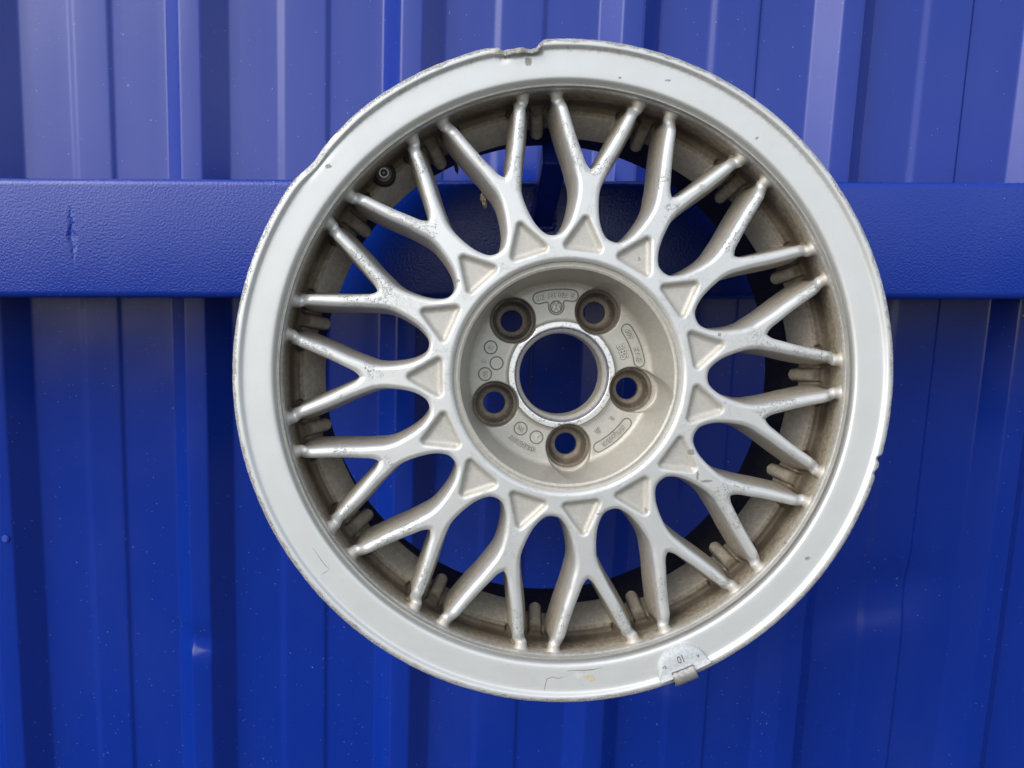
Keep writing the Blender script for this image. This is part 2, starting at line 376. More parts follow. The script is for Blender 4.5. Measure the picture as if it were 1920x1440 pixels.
CHIPS = [(-148.5, 128.5, 2.6, 1.6), (-129, 186, 1.1, 1.1), (155, -117, 2.3, 1.5), (143, -108, .8, 1.8), (-26.5, 193.5, 2.6, 3.4), (136.5, 82, 1.2, 1.8),
         (117, 150, 1.6, 1.0), (-197, -65, 1.0, 1.0), (69, -155, 1.3, 1.0), (30, 185, 1.2, .6), (60, 184, 2.4, .7)]
def silver(name, dirty=True, worn=False, scuff=False, chips=False, base=(0.60, 0.615, 0.61), rough=0.40, metal=0.45):
    t = NT(name); co = t.coord(wheel)
    mmv = t.scale(co, (1000, 1000, 1000))
    fine = t.noise(mmv, 1.6, 2, 0.6); mid = t.noise(mmv, 0.33, 5, 0.62); big = t.noise(mmv, 0.045, 3, 0.55)
    col = t.mix(t.ramp(big, 0.3, 0.72, 0, 0.3), c4(*base), c4(base[0] * .90, base[1] * .885, base[2] * .84))
    rg = t.ramp(mid, 0.3, 0.7, rough * 0.9, rough * 1.15); me_ = metal; hgt = t.math('MULTIPLY', fine, 0.02)
    if dirty:
        at = t.n('ShaderNodeAttribute', attribute_name='dirt').outputs['Fac']
        d = t.math('MULTIPLY', at, t.ramp(mid, 0.22, 0.62, 0.70, 1.12), clamp=True)
        brown = t.mix(t.ramp(mid, 0.38, 0.62), c4(0.25, 0.213, 0.155), c4(0.40, 0.358, 0.28))
        deep = t.n('ShaderNodeAttribute', attribute_name='grime').outputs['Fac']
        gd = t.math('MULTIPLY', deep, t.ramp(big, 0.30, 0.60, 0.70, 1.0), clamp=True)
        brown = t.mix(gd, brown, c4(0.095, 0.072, 0.048))
        col = t.mix(d, col, brown); rg = t.lerp(d, rg, 0.62); me_ = t.lerp(d, metal, 0.12)
        spot = t.math('MULTIPLY', t.ramp(t.noise(mmv, 1.0, 3, 0.6), 0.60, 0.68), t.ramp(t.noise(mmv, 0.07, 2), 0.38, 0.55))
        spot = t.math('MULTIPLY', spot, t.math('ADD', 0.06, t.math('MULTIPLY', at, 0.62)))
        col = t.mix(spot, col, c4(0.06, 0.048, 0.038))
        hgt = t.math('ADD', hgt, t.math('MULTIPLY', t.math('MULTIPLY', mid, d), 0.14))
        # rubbed scratches on the proud ridges
        rid = t.n('ShaderNodeAttribute', attribute_name='ridge').outputs['Fac']
        sc = t.math('ABSOLUTE', t.math('SUBTRACT', t.noise(mmv, 0.26, 3, 0.62, 1.3), 0.5))
        sc = t.math('MULTIPLY', t.ramp(sc, 0.008, 0.030, 1.0, 0.0), t.ramp(t.noise(mmv, 0.05, 2, .5), 0.50, 0.57))
        sc = t.math('MULTIPLY', t.math('MULTIPLY', sc, rid), t.ramp(fine, .40, .55))
        col = t.mix(t.math('MULTIPLY', sc, 0.85), col, c4(0.16, 0.145, 0.12)); hgt = t.math('SUBTRACT', hgt, t.math('MULTIPLY', sc, 0.22))
    if scuff or chips:
        sep = t.n('ShaderNodeSeparateXYZ'); t.put(sep.inputs[0], mmv)
        rad = t.math('SQRT', t.math('ADD', t.math('POWER', sep.outputs[0], 2), t.math('POWER', sep.outputs[1], 2)))
    if scuff:
        edge = t.ramp(t.math('ADD', rad, t.math('MULTIPLY', t.math('SUBTRACT', t.noise(mmv, .12, 3), .5), 5.0)), 204.6, 206.4)
        rash = t.math('MULTIPLY', edge, t.ramp(t.noise(mmv, 1.15, 4, 0.7), 0.44, 0.56))
        rash = t.math('MULTIPLY', rash, t.ramp(t.noise(mmv, .02, 2), 0.30, 0.50, 0.45, 1.0))
        crush = t.n('ShaderNodeAttribute', attribute_name='crush').outputs['Fac']
        rash = t.math('MAXIMUM', rash, t.math('MULTIPLY', crush, t.ramp(t.noise(mmv, .8, 4, .7), 0.38, 0.56)))
        col = t.mix(t.math('MULTIPLY', rash, 0.75), col, c4(0.27, 0.255, 0.23)); rg = t.lerp(rash, rg, 0.5)
        hgt = t.math('SUBTRACT', hgt, t.math('MULTIPLY', rash, 0.45))
        bead_brown = t.math('MULTIPLY', t.ramp(t.math('ABSOLUTE', t.math('SUBTRACT', rad, 201.6)), 0.2, 2.6, 1.0, 0.0), t.ramp(mid, .40, .72, 0.0, .4))
        top = t.ramp(sep.outputs[1], 40, 190)
        col = t.mix(t.math('MULTIPLY', bead_brown, top), col, c4(0.17, 0.14, 0.095))  # brown mottle along the bead groove, stronger towards the wheel top
        gr2 = t.math('MULTIPLY', t.ramp(rad, 181.2, 183.3, 1.0, 0.0), t.ramp(mid, .35, .65, 0.10, .6))
        col = t.mix(gr2, col, c4(0.33, 0.29, 0.22))
    if chips:
        wob = t.n('ShaderNodeTexNoise', ins={'Scale': 0.9, 'Detail': 2.0}); t.put(wob.inputs['Vector'], mmv)
        wv = t.n('ShaderNodeVectorMath', operation='MULTIPLY_ADD'); t.put(wv.inputs[0], wob.outputs['Color']); wv.inputs[1].default_value = (2.2, 2.2, 2.2); t.put(wv.inputs[2], mmv)
        tot = None
        for (x, y, sx, sy) in chips:
            mp = t.n('ShaderNodeMapping', vector_type='TEXTURE'); t.put(mp.inputs[0], wv.outputs[0])
            mp.inputs['Location'].default_value = (x + 1.1, y + 1.1, 0); mp.inputs['Scale'].default_value = (sx * .75, sy * .75, 400)
            ln = t.n('ShaderNodeVectorMath', operation='LENGTH'); t.put(ln.inputs[0], mp.outputs[0])
            m_ = t.ramp(ln.outputs['Value'], 0.8, 1.15, 1.0, 0.0); tot = m_ if tot is None else t.math('MAXIMUM', tot, m_)
        tot = t.math('MULTIPLY', tot, t.ramp(fine, .32, .55, .35, 1))
        col = t.mix(t.math('MULTIPLY', tot, .75), col, c4(0.16, 0.155, 0.14)); hgt = t.math('SUBTRACT', hgt, t.math('MULTIPLY', tot, 0.25))
        pin = t.math('MULTIPLY', t.ramp(t.noise(mmv, 0.8, 1, .4), 0.775, 0.80), 0.5)
        col = t.mix(pin, col, c4(0.2, 0.19, 0.17))
    if worn:
        wr = t.n('ShaderNodeAttribute', attribute_name='worn').outputs['Fac']
        bare = t.mix(t.ramp(t.noise(mmv, 0.55, 5, .7), 0.53, 0.68), c4(0.78, 0.78, 0.77), c4(0.22, 0.21, 0.19))
        col = t.mix(wr, col, bare); rg = t.lerp(wr, rg, 0.28); me_ = t.lerp(wr, me_, 0.85)
    return t.set(Base_Color=col, Roughness=rg, Metallic=me_, Normal=t.bump(hgt, 0.001), IOR=1.5)
M_SPOKE = silver('silver_spoke_paint', chips=[(79.7, -48.5, 3.0, 2.6), (90, -67.5, 5.5, 1.2), (84, -64, 1.0, 4.0), (51, -86.7, 1.4, 2.2), (-118, 20, 2.2, 1.2), (97, 27, 1.5, 1.5), (-70, 60, 1.4, 1.4), (45, 75, 1.2, 1.6), (20, -88, 2.2, .7)])
M_LIP = silver('silver_lip_paint', dirty=False, scuff=True, chips=CHIPS)
M_HUB = silver('silver_hub_paint', worn=True, base=(0.53, 0.535, 0.505), rough=0.38)
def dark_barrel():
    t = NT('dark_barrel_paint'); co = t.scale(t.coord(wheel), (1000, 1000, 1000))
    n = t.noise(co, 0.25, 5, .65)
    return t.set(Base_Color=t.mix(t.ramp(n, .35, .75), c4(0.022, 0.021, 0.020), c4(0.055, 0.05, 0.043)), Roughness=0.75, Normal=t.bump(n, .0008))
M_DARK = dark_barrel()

# --- signed distance of one 24 degree slice: Y spoke, hub ring, rim wall with cast pads
def z_front(r): return 9.0 + 0.03 * (r - 80.0) + 0.11 * np.maximum(r - 168.0, 0) ** 2
def cap2(x, y, ax_, ay, bx, by, ra, rb):
    dx, dy = bx - ax_, by - ay; t = np.clip(((x - ax_) * dx + (y - ay) * dy) / (dx * dx + dy * dy), 0, 1)
    return np.hypot(x - ax_ - t * dx, y - ay - t * dy) - (ra + (rb - ra) * t)
def tri2(x, y, x0, h, x1):                        # isosceles, base at x0 half h, apex (x1,0); y>=0
    ex, ey = x1 - x0, -h; l2 = ex * ex + ey * ey
    t = np.clip(((x - x0) * ex + (y - h) * ey) / l2, 0, 1); ds = np.hypot(x - x0 - t * ex, y - h - t * ey)
    cross = ex * (y - h) - ey * (x - x0)
    tb = np.clip(y, 0, h); db = np.hypot(x - x0, y - tb)
    inside = (cross < 0) & (x > x0)
    d = np.minimum(ds, db); return np.where(inside, -d, d)
def extr(s2, lo, hi, d, rad):                     # rounded prism between depths lo, hi
    qx = s2 + rad; qy = np.abs(d - (lo + hi) / 2) - (hi - lo) / 2 + rad
    return np.minimum(np.maximum(qx, qy), 0) + np.hypot(np.maximum(qx, 0), np.maximum(qy, 0)) - rad
_sp = spline([(66, 60), (80, 33), (84.5, 22.5), (88, 16.6), (92, 12.6), (98, 9.6), (105, 7.9), (112, 7.1), (118, 7.0), (124, 8.0), (130, 10.2), (138, 13.2), (150, 18.4), (164, 23.8), (180, 29.4), (194, 34.0)], 10)
SPX, SPW = _sp[:, 0].copy(), _sp[:, 1].copy(); SPG = np.sqrt(1 + np.gradient(SPW, SPX) ** 2)
def f_spoke(r, phi, d):
    x = r * np.cos(phi); y = np.abs(r * np.sin(phi)); zf = z_front(r)
    dr_ = np.maximum(d - zf, 0)
    wv = np.interp(x, SPX, SPW); ws_ = np.interp(x, SPX, SPG)
    s2 = (y - wv) / ws_
    hole = smax((y - (wv - np.interp(x, [134, 150, 185], [8.4, 7.6, 6.0]))) / ws_, 130.2 - x, 7.5)
    s2 = smax(s2, -hole, 1.0)
    s2 = smax(s2, x - 189.5, 1.0)
    a2 = R(24) - np.abs(phi); x2 = r * np.cos(a2); y2 = np.abs(r * np.sin(a2))      # the neighbour rounds the petal bottom
    sn = (y2 - np.interp(x2, SPX, SPW)) / np.interp(x2, SPX, SPG)
    s2 = smin(s2, np.where(x2 < 130, sn, 50.0), 5.0)
    s2 = smax(s2, 73.6 - r, 0.5)
    s2 = s2 - 0.075 * dr_ - 1.0 * sstep(6, 30, dr_) * sstep(130, 172, r)
    rad = 3.2 - 0.3 * sstep(130, 100, r)
    body = extr(s2, zf, zf * 0 + 48.0, d, rad)
    pocket = tri2(x, y, 82.6, 9.5, 99.2) - 2.7
    pk = smax(pocket + 0.40 * np.maximum(d - zf, 0), d - (zf + 3.6), 2.4)
    return smax(body, -pk, 2.0)
def f_wall(r, phi, d):
    R0 = 180.3 - 0.04 * np.maximum(d - 14, 0) - 1.2 * sstep(34, 41, d) - 0.58 * np.maximum(d - 40, 0)
    wall = R0 - r
    y = np.abs(r * np.sin(phi))
    pad = (173.0 - 0.74 * (d - 39.5)) - r                       # broad cast pad in the fork
    pad = smax(smax(pad, 39.0 - d + 0 * r, 2.0), y - (16.4 + 0.04 * (d - 39)), 1.6)
    a2 = R(12) - np.abs(phi); y2 = np.abs(r * np.sin(a2)); rc = 177.4 - 0.74 * (d - 39.5)
    rib = np.hypot(y2, np.minimum(r - rc, 0)) - 4.5             # round rib between neighbouring forks
    rib = smax(rib, 38.5 - d + 0 * r, 1.4)
    s = smin(wall, pad, 1.8); s = smin(s, rib, 1.8)
    return smax(s, d - 56.0 + 0 * r, 1.0) * 0.80
def f_slice(r, phi, d):
    a = f_spoke(r, phi, d); b = f_wall(r, phi, d)
    x = r * np.cos(phi); y = np.abs(r * np.sin(phi))
    nub = np.sqrt((x - 175.6) ** 2 + (y - 26.4) ** 2 + (d - 17.4) ** 2) - 3.3      # little knob where each arm meets the rim
    k = 6.5 - 4.6 * sstep(22.0, 32.0, d)
    h = np.maximum(k - np.abs(a - b), 0) / k; u = np.minimum(a, b) - h * h * k * 0.25
    return smin(u, nub, 4.5)

def build_slices():
    pr, pf, pd, Q, g = polar_surface(f_slice, 71.0, 190.2, 0.8, -R(12), R(12), 96, 5.0, 59.0, 0.8)
    V = polar_xyz(pr, pf, pd); N = polar_nrm(g, pf); Q = fix_winding(V, Q, N)
    fs, fw = f_spoke(pr, pf, pd), f_wall(pr, pf, pd)
    dz = pd - z_front(pr)
    x = pr * np.cos(pf); y = np.abs(pr * np.sin(pf))
    pocket = sstep(1.0, 0.0, tri2(x, y, 82.6, 9.5, 99.2) - 2.7)
    side = np.clip(1 - np.abs(N[:, 2]), 0, 1)
    outer = sstep(120, 172, pr)
    dirt = sstep(3.0, 11.0, dz) * (0.72 + .25 * outer) * (1 - pocket) + pocket * 0.50
    wallness = sstep(2.0, -1.0, fw - fs)
    dirt = np.maximum(dirt, wallness * sstep(10, 17, pd) * 0.93); dirt = np.maximum(dirt, sstep(176, 180, pr) * 0.55)
    valley = sstep(28, 36, pd) * sstep(43, 40, pd) * sstep(173, 176.5, pr)
    grime = np.clip(valley * 0.85 + 0.68 * sstep(14, 30, pd) * sstep(44, 40, pd) * sstep(173, 177, pr) + 0.35 * sstep(20, 34, dz) * sstep(166, 175, pr) * (1 - wallness), 0, 1)
    padm = sstep(16.6, 15.4, y) * sstep(39.3, 40.6, pd) * sstep(158, 160, pr)
    ribm = np.clip(1.2 - np.abs(pr * (R(12) - np.abs(pf))) / 4.2, 0, 1) * sstep(39.0, 41, pd)
    gap = sstep(31, 38, pd) * wallness * (1 - padm) * (1 - .8 * np.minimum(ribm * 1.6, 1))
    grime = np.maximum(grime * (1 - padm), gap * 0.55); dirt = np.where(padm > .5, np.minimum(dirt, 0.80), dirt)
    dirt = np.where(grime > .25, 1.3, dirt)
    a2 = R(12) - np.abs(pf); pit = np.exp(-((pr * a2) / 5.0) ** 2) * sstep(22, 32, pd) * sstep(44, 39, pd) * sstep(168, 173, pr)
    grime = np.clip(np.maximum(grime, pit), 0, 1)
    ridge = sstep(7.0, 2.5, dz) * sstep(110, 130, pr) * sstep(178, 172, pr) + 0.35 * sstep(4, 1, dz) * sstep(130, 100, pr)
    fr = pr[Q].mean(1); fww = (fw - fs)[Q].mean(1)
    is_ring = fr < 80.4; is_wall = (~is_ring) & ((fww < 0) | (fr > 179.8))
    A = dict(dirt=dirt, grime=grime, ridge=ridge)
    def part(sel):
        Vc, Fc, Nc, a, b, c, ff = compact(V, Q[sel], N, dirt, grime, ridge, pf)
        return Vc, Fc, Nc, dict(dirt=a, grime=b, ridge=c), ff
    def rotz(Vv, ang): # clockwise by ang
        c_, s_ = math.cos(ang), math.sin(ang); return np.stack([Vv[:, 0] * c_ + Vv[:, 1] * s_, -Vv[:, 0] * s_ + Vv[:, 1] * c_, Vv[:, 2]], 1)
    Vs, Fs, Ns, As, _ = part(~is_ring & ~is_wall)
    me = np_mesh('spoke', Vs, Fs, Ns, attrs=As); me.materials.append(M_SPOKE)
    for k in range(15):
        o = bpy.data.objects.new('spoke', me); COL.objects.link(o); o.parent = wheel; o.rotation_euler = (0, 0, -R(6 + 24 * k))
    for sel, nm in ((is_ring, 'hub_ring'), (is_wall, 'rim_well')):
        Vp, Fp, Np, Ap, _ = part(sel); vs, fs_, ns = [], [], []
        for k in range(15):
            an = R(6 + 24 * k); vs.append(rotz(Vp, an)); ns.append(rotz(Np, an)); fs_.append(Fp + k * len(Vp))
        link(nm, np_mesh(nm, np.concatenate(vs), np.concatenate(fs_), np.concatenate(ns), attrs={a: np.tile(v, 15) for a, v in Ap.items()}), M_SPOKE, wheel)
build_slices()

# --- hub bowl with five bolt seats
BOLT = [30 + 72 * k for k in range(5)]
SCOOP = {30: (1.0, 6), 102: (4.2, 9), 174: (3.2, 9), 246: (0, 0), 318: (0, 0)}
FLOOR = 50.5
def f_hub(r, phi, d):
    z = r * 0 + phi * 0 + d * 0
    floor = FLOOR - d + z                                     # solid where d > floor
    wall = (69.0 - 0.155 * (d - 13.5)) - r + z                # solid outside
    ledge = 13.4 - d + 0.0 * r + z
    s = smin(floor, np.maximum(wall, 12.8 - d + z), 4.5)
    s = np.maximum(s, ledge)
    # small bead at the top of the bowl wall
    s = smin(s, np.hypot(r - 70.6, d - 13.6) - 0.9, 0.8)
    # centre boss
    boss = np.maximum(np.abs(r - 31.0) - 5.3 - 0.12 * (d - FLOOR + 6), FLOOR - 4.4 - d + 0.0 * r + z); s = smin(s, boss, 3.0)
    bore = r - (28.6 + 3.6 * sstep(FLOOR + 3.0, FLOOR - 4.0, d)); s = smax(s, -bore, 0.7)
    for b in BOLT:
        px, py = r * np.sin(phi), r * np.cos(phi); bx, by = 50 * math.sin(R(b)), 50 * math.cos(R(b))
        rho = np.hypot(px - bx, py - by)
        cup = np.maximum(rho - (15.8 - 0.10 * np.maximum(d - FLOOR, -20)), -(d - 14))
        cup = np.maximum(cup, d - (FLOOR + 7.0))
        seat = np.hypot(rho, (d - (FLOOR + 6.5))) - 13.2
        hole = rho - 7.7
        cut = np.minimum(smin(cup, seat, 1.0), hole)
        e, _l = SCOOP[b]
        if e > 0:
            ox, oy = math.sin(R(b)), math.cos(R(b))
            al = np.clip((px - bx) * ox + (py - by) * oy, 0, e)
            cut = np.minimum(cut, smax(np.hypot(px - bx - al * ox, py - by - al * oy) - 15.2, d - (FLOOR + 5), 2.0))
        s = smax(s, -cut, 0.7)
    return s
def build_hub():
    pr, pf, pd, Q, g = polar_surface(f_hub, 26.0, 75.6, 0.8, 0.0, 2 * math.pi, 500, 10.0, 72.0, 0.85)
    V = polar_xyz(pr, pf, pd); N = polar_nrm(g, pf); Q = fix_winding(V, Q, N)
    px, py = V[:, 0], V[:, 1]
    rho = np.min([np.hypot(px - 50 * math.sin(R(b)), py - 50 * math.cos(R(b))) for b in BOLT], 0)
    inhole = sstep(16.3, 14.6, rho) * sstep(FLOOR - 30, FLOOR - 4, pd)
    wallw = sstep(60, 66, pr) * sstep(FLOOR - 2, FLOOR - 14, pd)
    dirt = np.clip(inhole * 0.95 + 0.34 + 0.12 * sstep(56, 62, pr), 0, 1)
    dirt = np.maximum(dirt, sstep(30.2, 29.0, pr) * 0.6)
    grime = np.clip(inhole * (0.70 + 0.3 * sstep(FLOOR + 2, FLOOR + 7, pd)) * (1 - 0.75 * sstep(11.5, 9.5, rho) * sstep(7.6, 8.2, rho)), 0, 1)
    worn = sstep(36.8, 35.6, pr) * sstep(FLOOR, FLOOR - 2, pd)
    Vc, Fc, Nc, a, b, c = compact(V, Q, N, dirt, grime, worn)
    return link('hub', np_mesh('hub', Vc, Fc, Nc, attrs=dict(dirt=a, grime=b, worn=c)), M_HUB, wheel)
hub = build_hub()

# --- outer lip (with its bent edge) and dark barrel
def lip_dent(a):                                   # clockwise degrees -> radial push-in, forward curl, crush
    a = (a + 180) % 360 - 180
    xs = [-16, -14.2, -13, -11.6, -10, -8.5, -7.2, -6.3, -5.4, -4.9, -4.2]; ys = [0, .2, 1.4, 3.4, 4.2, 4.6, 5.4, 4.8, 1.8, .3, 0]
    n = np.interp(a, xs, ys)
    n2 = 2.0 * np.exp(-((a + 50.6) / 3.0) ** 2) + 1.1 * np.exp(-((a + 46) / 5) ** 2)
    n3 = 2.6 * np.exp(-((a - 104.6) / .55) ** 2) + 1.4 * np.exp(-((a - 107.2) / .6) ** 2)
    return n, n2, n3
def build_lip():
    pts = [(190.5, 20), (193, 15), (198, 11.5), (204, 9.4), (207.0, 8.2), (207.9, 6.4), (207.9, 4.0), (207.6, 2.5), (206.8, 1.5), (205.6, 1.15), (204.2, 1.1), (203.3, 1.35), (202.6, 2.1), (201.8, 3.0), (200.4, 3.4),
           (196, 3.7), (192, 3.95), (188, 4.2), (185.6, 4.45), (184.5, 4.9), (183.8, 5.9), (183.4, 7.6), (183.1, 9.2), (182.7, 9.9), (182.1, 9.9), (181.7, 9.4), (181.0, 9.4), (180.2, 10.0), (179.7, 11.6), (179.8, 14.0), (182.3, 17)]
    prof = spline(pts, 4); crush = {}
    def warp(RR, AA, DD):
        a = np.degrees(AA); n, n2, n3 = lip_dent(a)
        wt = sstep(197.5, 205.5, RR); wt2 = sstep(202.5, 206.5, RR)
        seg = RR.shape[0]
        jag = np.array([[mnoise.noise(Vector((x * 0.9, 3.3, d * .9))) for d in (0, 1.5, 3)] for x in np.degrees(AA[:, 0])])
        j2 = np.array([mnoise.noise(Vector((x * 1.15, 7.7, 1))) for x in np.degrees(AA[:, 0])])[:, None]
        j3 = np.array([mnoise.noise(Vector((x * 0.21, 1.7, 5))) for x in np.degrees(AA[:, 0])])[:, None]
        nn = sstep(.3, 2.0, n)
        RR = RR - wt * n * (1 + .22 * jag[:, :1]) - wt * n2 - wt2 * n3 - wt2 * nn * 0.9 * j2
        DD = DD - wt * nn * (1.6 + 1.8 * jag[:, 1:2]) * sstep(200, 207, RR + 6) + wt * n2 * .5 + wt2 * nn * 1.1 * j2
        fold = np.exp(-((a + 360 * (a < -180) - (360 - 12.2)) / 1.1) ** 2)
        DD = DD + sstep(196, 203, RR) * fold * 2.2
        RR = RR - wt2 * (0.22 * np.maximum(j2, -.1) + 0.25 * np.maximum(j3, 0))
        crush['c'] = np.clip(wt * nn * 1.4 + 0.5 * wt2 * sstep(.8, 2, n2) + wt2 * sstep(.4, 1.5, n3), 0, 1)
        return RR, AA, DD
    V, F = lathe(prof, 1600, warp)
    me = np_mesh('rim_lip', V, F[:, ::-1], attrs=dict(crush=crush['c'].ravel())); link('rim_lip', me, M_LIP, wheel)
    bar = spline([(172, 53), (172, 62), (172.5, 90), (175.5, 125), (181, 150), (187, 162), (196, 166), (204, 167), (205.5, 165), (205, 162), (196, 159), (191, 154), (190, 140), (183, 125), (178, 100), (178, 60), (184, 44), (190.5, 36), (190.5, 20)], 5)
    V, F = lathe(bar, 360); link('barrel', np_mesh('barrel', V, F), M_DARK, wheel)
build_lip()

# ------------------------------------------------------------------ cast lettering on the hub floor
def glyph(ch, size):
    cu = bpy.data.curves.new('g', 'FONT'); cu.body = ch; cu.size = size; cu.resolution_u = 3
    ob = bpy.data.objects.new('g', cu); me = bpy.data.meshes.new_from_object(ob)
    V = [tuple(v.co) for v in me.vertices]; F = [tuple(p.vertices) for p in me.polygons]
    bpy.data.objects.remove(ob); bpy.data.curves.remove(cu); bpy.data.meshes.remove(me); return V, F
def text_on_arc(name, text, rad, ang, size, depth, h, parent, mat, straight=False, squeeze=0.82, gap=0.14, depth_fn=None, skirt=0.0):
    """letters with their tops outward, read clockwise about the wheel axis"""
    bm = bmesh.new(); adv = []; gl = []
    for ch in text:
        if ch == ' ': gl.append(None); adv.append(size * .34); continue
        V, F = glyph(ch, size); x0 = min(v[0] for v in V); x1 = max(v[0] for v in V)
        gl.append(([((v[0] - x0) * squeeze, v[1]) for v in V], F)); adv.append((x1 - x0) * squeeze + gap * size)
    tot = sum(adv) - gap * size; pos = -tot / 2; cap = size * .70
    for g, a in zip(gl, adv):
        if g:
            vs = []; nrm = [[0.0, 0.0] for _ in g[0]]; cnt_ = {}
            for f in g[1]:
                for i in range(len(f)): e = (f[i], f[(i + 1) % len(f)]); cnt_.setdefault(tuple(sorted(e)), []).append(e)
            for l in cnt_.values():
                if len(l) == 1:
                    i, j = l[0]; ex, ey = g[0][j][0] - g[0][i][0], g[0][j][1] - g[0][i][1]; L_ = math.hypot(ex, ey) + 1e-9
                    for q in (i, j): nrm[q][0] += ey / L_; nrm[q][1] -= ex / L_
            for lift, off in ((h, 0.0), (-0.25, skirt)):
                for (x, y), nn_ in zip(g[0], nrm):
                    L_ = math.hypot(*nn_) + 1e-9
                    X = pos + x + nn_[0] / L_ * off; Y = y - cap / 2 + nn_[1] / L_ * off; x = X - pos
                    if straight: ph = R(ang); lx, ly = X, rad + Y
                    else: ph = R(ang) + (pos + a / 2) / rad; lx, ly = X - pos - a / 2, rad + Y
                    wx_ = lx * math.cos(ph) + ly * math.sin(ph); wy_ = -lx * math.sin(ph) + ly * math.cos(ph)
                    dd = depth_fn(math.hypot(wx_, wy_)) if depth_fn else depth
                    vs.append(bm.verts.new((wx_ * MM, wy_ * MM, -(dd - lift) * MM)))
            n = len(g[0]); ec = {}
            for f in g[1]:
                try: bm.faces.new([vs[i] for i in f])
                except ValueError: pass
                for i in range(len(f)):
                    e = (f[i], f[(i + 1) % len(f)]); k = tuple(sorted(e)); ec.setdefault(k, []).append(e)
            for k, l in ec.items():
                if len(l) == 1:
                    i, j = l[0]; bm.faces.new((vs[j], vs[i], vs[i + n], vs[j + n])).material_index = 1 if skirt else 0
        pos += a
    bmesh.ops.remove_doubles(bm, verts=bm.verts, dist=1e-6); bmesh.ops.recalc_face_normals(bm, faces=bm.faces)
    me = bpy.data.meshes.new(name); bm.to_mesh(me); bm.free()
    me.materials.append(mat)
    if skirt: me.materials.append(M_GROOVE)
    return link(name, me, mat, parent)
def pt(rad, ang): return Vector((rad * math.sin(R(ang)), rad * math.cos(R(ang)), 0))
def cord(name, pts, r_, depth, parent, mat, closed=True):
    n = len(pts); K = 6; V = []; F = []
    for i in range(n):
        t = (pts[(i + 1) % n] - pts[i - 1]).normalized(); o_ = Vector((-t.y, t.x, 0))
        for j in range(K):
            b = 2 * math.pi * j / K; p = pts[i] + o_ * (r_ * math.cos(b)); V.append((p.x, p.y, -depth + r_ * 0.9 * math.sin(b)))
    for i in range(n if closed else n - 1):
        for j in range(K): F.append((i * K + j, i * K + (j + 1) % K, ((i + 1) % n) * K + (j + 1) % K, ((i + 1) % n) * K + j))
    return link(name, np_mesh(name, V, np.array(F)[:, ::-1]), mat, parent)
def stadium(rad, a0, a1, hh):
    P = []; da = math.degrees(hh / rad)
    for t in np.linspace(a0 + da, a1 - da, 22): P.append(pt(rad + hh, t))
    c = pt(rad, a1 - da); 
    for t in np.linspace(0, 180, 9)[1:-1]: o_ = pt(1, a1 + t) * hh; P.append(c + o_)
    for t in np.linspace(a1 - da, a0 + da, 22): P.append(pt(rad - hh, t))
    c = pt(rad, a0 + da)
    for t in np.linspace(180, 360, 9)[1:-1]: P.append(c + pt(1, a0 + t) * hh)
    return P
def ring_pts(c, r_, n=28): return [c + Vector((r_ * math.sin(2 * math.pi * i / n), r_ * math.cos(2 * math.pi * i / n), 0)) for i in range(n)]
def plain(name, col, rough, metal=0.0, bumpn=None):
    t = NT(name); n = t.noise(t.scale(t.coord(wheel), (1000,) * 3), bumpn or .6, 4, .6)
    return t.set(Base_Color=t.mix(t.ramp(n, .3, .7), c4(*[c * .78 for c in col]), c4(*col)), Roughness=rough, Metallic=metal, Normal=t.bump(n, .0002))
M_CAST = plain('cast_letter_paint', (0.66, 0.66, 0.63), 0.36, 0.5)
M_GROOVE = plain('dirt_in_groove', (0.20, 0.18, 0.135), 0.8)
